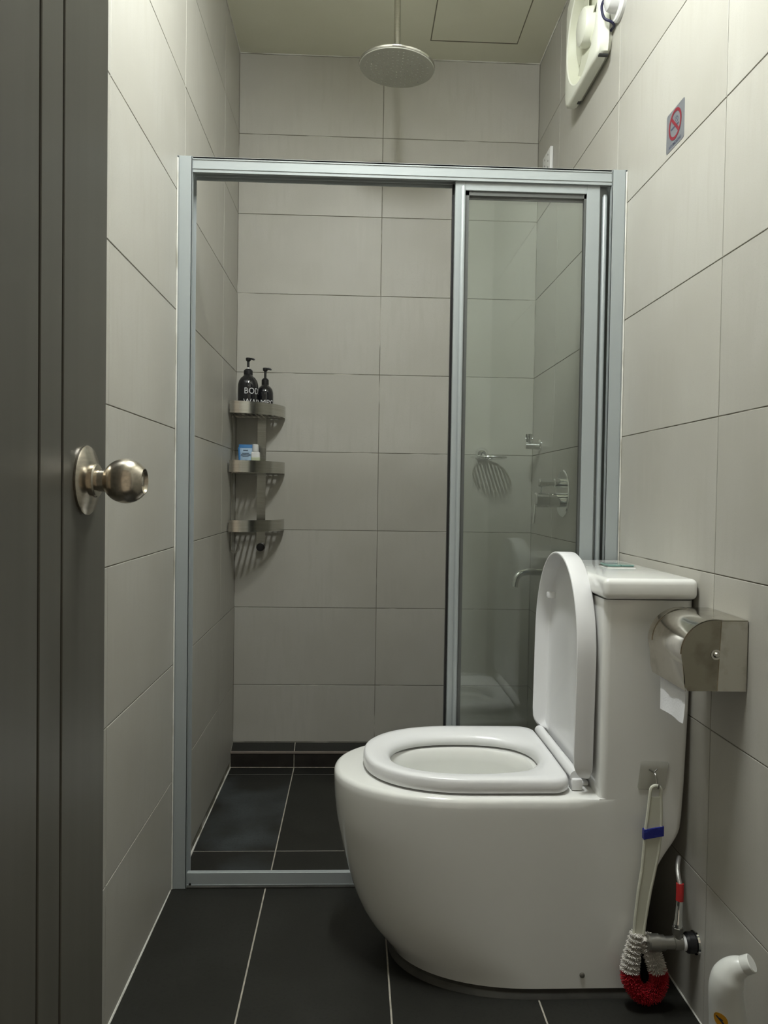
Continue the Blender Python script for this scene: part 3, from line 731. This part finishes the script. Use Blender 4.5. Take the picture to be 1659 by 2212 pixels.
# ------------------------------------------------------------------ toiletries on the middle shelf
ZP = 1.136-.043+.0048
ft = thing('face_wash_tube', 'blue and white squeeze tube standing on the middle corner shelf', 'tube', (-.403, 2.822, ZP))
rings = []
for z, hx, hy in ((ZP+.0005, .020, .013), (ZP+.014, .0205, .013), (ZP+.03, .0215, .0120), (ZP+.06, .0240, .0085), (ZP+.09, .0255, .004), (ZP+.0985, .0260, .0022)):
    rings.append([Vector((-.403+hx*math.copysign(abs(math.cos(a))**.8, math.cos(a)), 2.822+hy*math.sin(a), z)) for a in [2*PI*i/24 for i in range(24)]])
ftb = obj('tube_body', loft(B(), rings), 'pale_blue', ft)
rings = [[Vector((-.403+hx*math.cos(a), 2.822+hy*math.sin(a), z)) for a in [2*PI*i/24 for i in range(24)]] for z, hx, hy in ((ZP+.0865, .0264, .0052), (ZP+.0995, .0268, .0030))]
obj('crimped_end', loft(B(), rings), 'blue', ft, label='blue crimped tube end')
obj('side_stripe', tube(B(), [(-.4285+.004*(1-k), 2.8165+.0*k, ZP+.01+.078*k) for k in (0, .5, 1)], .0035, 8), 'blue', ft)
bm = B()
for zz, x0, x1, hgt in ((ZP+.078, -.412, -.394, .0035), (ZP+.067, -.416, -.390, .0030), (ZP+.061, -.420, -.386, .0040), (ZP+.055, -.414, -.392, .0022)):
    x = x0
    while x < x1:
        wd = random.uniform(.0012, .003)
        yy = 2.822 - (.0120-(zz-ZP-.03)*.115) - .0009
        box(bm, x, min(x+wd, x1), yy-.0004, yy+.0004, zz-hgt/2, zz+hgt/2); x += wd+.0009
obj('printed_marks', bm, 'ink', ftb, smooth=False)
bm = B()
for r0, r1 in ((.0125, .0165),):
    pts = []
    for i in range(17):
        a = PI*i/16; pts.append((math.cos(a), math.sin(a)))
    for (c0, s0), (c1, s1) in zip(pts, pts[1:]):
        bm.faces.new([bm.verts.new((-.401+q[0]*rr, 2.8085, ZP+.026+q[1]*rr)) for q, rr in (((c0, s0), r0), ((c0, s0), r1), ((c1, s1), r1), ((c1, s1), r0))])
obj('printed_arch', bm, 'blue', ftb, smooth=False)
lt = thing('lotion_bottle', 'small white bottle with pale green label standing beside blue tube', 'bottle', (-.367, 2.818, ZP))
lb_ = obj('bottle_body', bx(-.3825, -.3515, 2.807, 2.829, ZP+.0005, ZP+.073, .005, 3), 'white', lt)
obj('cap', lathe(B(), [(.072, .0112), (.074, .0120), (.098, .0112), (.100, .0095)], (-.368, 2.818, ZP), (0, 0, 1), 28), 'white', lt)
obj('label_band', bx(-.3830, -.3510, 2.8065, 2.8295, ZP+.028, ZP+.055, .005, 3), 'label_green', lb_)

# ------------------------------------------------------------------ fittings behind the glass
sd_ = thing('soap_dish', 'round chrome wire soap dish fixed to the back shower wall', 'soap dish', (.490, YB, 1.166))
obj('wall_mount', lathe(B(), [(0, .025), (.006, .0265), (.016, .0245), (.026, .018), (.033, .010), (.036, .007)], (.490, YB, 1.182), (0, -1, 0), 32), 'chrome', sd_)
obj('arm', tube(B(), [(.490, YB-.03, 1.182), (.492, YB-.042, 1.172), (.495, YB-.05, 1.1655)], .0055, 10), 'chrome', sd_)
dcx, dcy, dr_ = .506, YB-.080, .066
obj('dish_ring', tube(B(), [(dcx+dr_*math.cos(2*PI*i/40), dcy+dr_*math.sin(2*PI*i/40), 1.1655) for i in range(41)], .0038, 8, False), 'chrome', sd_)
for k in range(-4, 5):
    yy = k*.0135; hw_ = math.sqrt(dr_**2-yy**2)
    obj('dish_bar', bx(dcx+yy-.0036, dcx+yy+.0036, dcy-hw_, dcy+hw_, 1.1630, 1.1642, .0003, 1), 'chrome', sd_)
hbk = thing('hand_shower_bracket', 'small chrome hand shower bracket on the wall near the back shower corner', 'bracket', (XR, 2.79, 1.21))
obj('wall_flange', lathe(B(), [(0, .021), (.004, .021), (.007, .017), (.009, .012)], (XR, 2.79, 1.213), (-1, 0, 0), 28), 'chrome', hbk)
obj('arm', lathe(B(), [(.006, .0125), (.056, .0125), (.058, .011)], (XR, 2.79, 1.209), (-1, 0, 0), 24), 'chrome', hbk)
for dx_, dy_ in ((-.049, 0), (-.034, .0), (-.041, .008), (-.041, -.008)):
    obj('cradle_prong', tube(B(), [(XR+dx_, 2.79+dy_, 1.219), (XR+dx_*1.06, 2.79+dy_*1.3, 1.236), (XR+dx_*1.08, 2.79+dy_*1.5, 1.252)], .0042, 10), 'chrome', hbk)
obj('cradle_bar', tube(B(), [(XR-.058, 2.79, 1.236), (XR-.030, 2.79, 1.236)], .0036, 10), 'chrome', hbk)
MY = 2.470
mxr = thing('shower_mixer', 'chrome concealed shower mixer with round plate, diverter and lever on shower wall', 'mixer', (XR, MY, 1.035))
obj('wall_plate', lathe(B(), [(0, .078), (.003, .078), (.006, .075), (.007, .06)], (XR, MY, 1.032), (-1, 0, 0), 48), 'chrome', mxr)
mb_ = obj('mixer_body', lathe(B(), [(.006, .0240), (.050, .0240), (.0505, .0225), (.0525, .0225), (.053, .0245), (.092, .0245), (.095, .0215)], (XR, MY, 1.010), (-1, 0, 0), 36), 'chrome', mxr)
obj('lever', tube(B(), spline([(XR-.089, MY, 1.000), (XR-.094, MY-.002, .985), (XR-.096, MY-.004, .960), (XR-.099, MY-.006, .932)], 4), [.0085, .0075, .006, .0055, .005, .005, .0048, .0046, .0045, .0045, .0044, .0042, .004], 12), 'chrome', mb_)
dv = obj('diverter', lathe(B(), [(.006, .0150), (.030, .0150), (.033, .0115), (.060, .0115), (.061, .0135), (.080, .0135), (.083, .011)], (XR, MY, 1.066), (-1, 0, 0), 28), 'chrome', mxr)
obj('diverter_lever', tube(B(), [(XR-.073, MY, 1.056), (XR-.076, MY-.003, 1.036)], .0036, 10), 'chrome', dv)
spt = thing('bath_spout', 'chrome tub spout curving down from shower wall behind the raised toilet lid', 'spout', (XR, MY, .77))
obj('spout_tube', tube(B(), spline([(XR-.002, MY, .772), (XR-.06, MY, .772), (XR-.115, MY, .772), (XR-.140, MY, .765), (XR-.153, MY, .748), (XR-.157, MY, .722)], 6), .0115, 20), 'chrome', spt)
obj('wall_flange', lathe(B(), [(0, .030), (.004, .030), (.008, .022), (.009, .013)], (XR, MY, .772), (-1, 0, 0), 32), 'chrome', spt)

# ------------------------------------------------------------------ right wall: fan, cable rose, plate, sign
FY0, FY1, FZ0, FZ1, FD = 2.065, 2.400, 2.236, 2.571, .043
fcy, fcz = (FY0+FY1)/2, (FZ0+FZ1)/2
fan = thing('exhaust_fan', 'cream square exhaust fan with round grille high on the wall', 'fan', (XR, fcy, FZ0))
def sq_ring(x, inset, n=48, r=.02):
    h = .1675-inset; out = []
    for i in range(n):
        a = 2*PI*i/n; c, s_ = math.cos(a), math.sin(a); k = 1/max(abs(c), abs(s_)); kk = min(k, 1.33)
        out.append(Vector((x, fcy+h*c*kk, fcz+h*s_*kk)))
    return out
def ci_ring(x, r, n=48): return [Vector((x, fcy+r*math.cos(2*PI*i/n), fcz+r*math.sin(2*PI*i/n))) for i in range(n)]
rings = [sq_ring(XR-.0005, .012), sq_ring(XR-.012, .006), sq_ring(XR-.013, 0), sq_ring(XR-FD+.008, 0), sq_ring(XR-FD+.002, .004), sq_ring(XR-FD, .010), ci_ring(XR-FD, .150), ci_ring(XR-FD+.003, .147)]
obj('housing', loft(B(), rings, True, False), 'fan', fan, ang=45)
obj('duct_ring', loft(B(), [ci_ring(XR-FD+.003, .147), ci_ring(XR-FD+.010, .142), ci_ring(XR-.010, .136), ci_ring(XR-.008, .02)], False, True), 'fan_in', fan, ang=45)
hub = obj('hub', lathe(B(), [(.010, .055), (.034, .053), (.042, .049), (.046, .040), (.048, .020), (.0485, .0)], (XR, fcy, fcz), (-1, 0, 0), 40, cap1=False), 'fan', fan)
for k in range(5):
    a0 = 2*PI*k/5; rings = []
    for r in (.050, .085, .128):
        rr = []
        for da, dx_ in ((-.42, -.014), (0, -.019), (.42, -.024)):
            rr.append(Vector((XR+dx_, fcy+r*math.cos(a0+da), fcz+r*math.sin(a0+da))))
        rings.append(rr+[q+Vector((.0015, 0, 0)) for q in rr[::-1]])
    obj('blade', loft(B(), rings), 'fan_in', fan)
obj('vent_slot', box(B(), XR-.036, XR-.010, FY0+.012, FY0+.022, FZ0-.0012, FZ0+.003), 'black', fan)
obj('vent_slot', box(B(), XR-.020, XR-.010, FY1-.075, FY1-.060, FZ0-.0012, FZ0+.003), 'black', fan)
RY, RZ = 2.012, 2.347
cr = thing('cable_outlet', 'white round dome cable outlet on the wall close to exhaust fan', 'outlet', (XR, RY, RZ))
obj('flange', lathe(B(), [(0, .056), (.008, .056), (.012, .052), (.0125, .036)], (XR, RY, RZ), (-1, 0, 0), 40), 'white', cr)
obj('dome', lathe(B(), [(.011, .036), (.026, .035), (.036, .030), (.042, .018), (.043, 0)], (XR, RY, RZ), (-1, 0, 0), 36, cap1=False), 'white', cr)
obj('cord', tube(B(), spline([(XR-.038, RY+.012, RZ+.01), (XR-.044, RY+.026, RZ-.006), (XR-.036, RY+.030, RZ-.034), (XR-.018, RY+.026, RZ-.046), (XR-.006, RY+.036, RZ-.05), (XR-.006, FY0+.008, RZ-.048)], 6), .0036, 10), mat('blue_black_cord', (.02, .02, .06), .4), cr)
wp = thing('wall_plate', 'small white wall plate with rows of screw holes above shower rail', 'plate', (XR, 2.745, 2.22))
pl = obj('plate', bx(XR-.011, XR-.0003, 2.690, 2.800, 2.160, 2.268, .002, 2), 'white', wp)
for zz in (2.250, 2.228, 2.206):
    for yy in (2.722, 2.768):
        obj('hole', lathe(B(), [(-.001, .0035), (.0004, .0033)], (XR-.011, yy, zz), (-1, 0, 0), 12), 'alu_dark', pl)
# sign, drawn in its own axes: a towards the room's front (-Y), b up
NY, NZ = 1.6445, 1.8335
ns = thing('no_smoking_sign', 'small silver no smoking sticker with red ring on the wall', 'sign', (XR, NY, NZ))
def sgn(pts, lay): return [Vector((XR-.0006-lay*.0003, NY-a, NZ+b)) for a, b in pts]
def rr2(hw, hh, r, n=6):
    out = []
    for cx, cy, a0 in ((hw-r, hh-r, 0), (-hw+r, hh-r, PI/2), (-hw+r, -hh+r, PI), (hw-r, -hh+r, 1.5*PI)):
        for i in range(n+1):
            a = a0+PI/2*i/n; out.append((cx+r*math.cos(a), cy+r*math.sin(a)))
    return out
o = rr2(.0458, .0425, .006)
card = obj('sticker', loft(B(), [sgn(o, -2), sgn(o, 0)]), 'sign_silver', ns, smooth=False)
def quad(bm, p, q, wdt, lay):
    d = (Vector(q)-Vector(p)).normalized(); nn = Vector((-d.y, d.x))*wdt/2
    bm.faces.new([bm.verts.new(x) for x in sgn([(p[0]+nn.x, p[1]+nn.y), (p[0]-nn.x, p[1]-nn.y), (q[0]-nn.x, q[1]-nn.y), (q[0]+nn.x, q[1]+nn.y)], lay)])
RC = .006
bm = B(); ro, ri = .0325, .0262
for i in range(48):
    a, b = 2*PI*i/48, 2*PI*(i+1)/48
    bm.faces.new([bm.verts.new(x) for x in sgn([(ri*math.cos(a), RC+ri*math.sin(a)), (ro*math.cos(a), RC+ro*math.sin(a)), (ro*math.cos(b), RC+ro*math.sin(b)), (ri*math.cos(b), RC+ri*math.sin(b))], 2)])
quad(bm, (-.0205, RC+.0205), (.0205, RC-.0205), .0068, 3)
obj('red_ring', bm, 'red_print', card, smooth=False)
bm = B(); quad(bm, (-.021, RC-.0045), (.013, RC-.0045), .0042, 1); quad(bm, (.0145, RC-.0045), (.018, RC-.0045), .0042, 1)
for j in range(3):
    pts = [(.012-.004*j+.0035*math.sin(i*.9+j), RC+.001+i*.0028) for i in range(6)]
    for p, q in zip(pts, pts[1:]): quad(bm, p, q, .0014, 1)
obj('cigarette', bm, 'ink', card, smooth=False)
bm = text_mesh('NO SMOKING', .0098, .0002)
for v in bm.verts: v.co = sgn([(v.co.x, -.0345+v.co.y)], 1)[0]
obj('lettering', bm, 'ink', card, smooth=False, recalc=False)

# ------------------------------------------------------------------ ceiling lamp (above the frame)
cl_ = thing('ceiling_lamp', 'white half-round batten lamp along the ceiling', 'lamp', (LAMP[0], LAMP[1], ZC))
obj('lamp_base', bx(LAMP[0]-.045, LAMP[0]+.045, LAMP[1]-LAMP_HALF-.02, LAMP[1]+LAMP_HALF+.02, ZC-.012, ZC, .003, 2), 'white', cl_)
def half(y): return [Vector((LAMP[0]-.036*math.cos(PI*i/10), y, ZC-.0125-.036*math.sin(PI*i/10))) for i in range(11)]
obj('diffuser', loft(B(), [half(LAMP[1]-LAMP_HALF), half(LAMP[1]+LAMP_HALF)], True, True), 'diffuser', cl_)
for y0, y1 in ((LAMP[1]-LAMP_HALF-.02, LAMP[1]-LAMP_HALF-.001), (LAMP[1]+LAMP_HALF+.001, LAMP[1]+LAMP_HALF+.02)):
    obj('end_cap', bx(LAMP[0]-.04, LAMP[0]+.04, y0, y1, ZC-.052, ZC-.011, .004, 2), 'white', cl_)
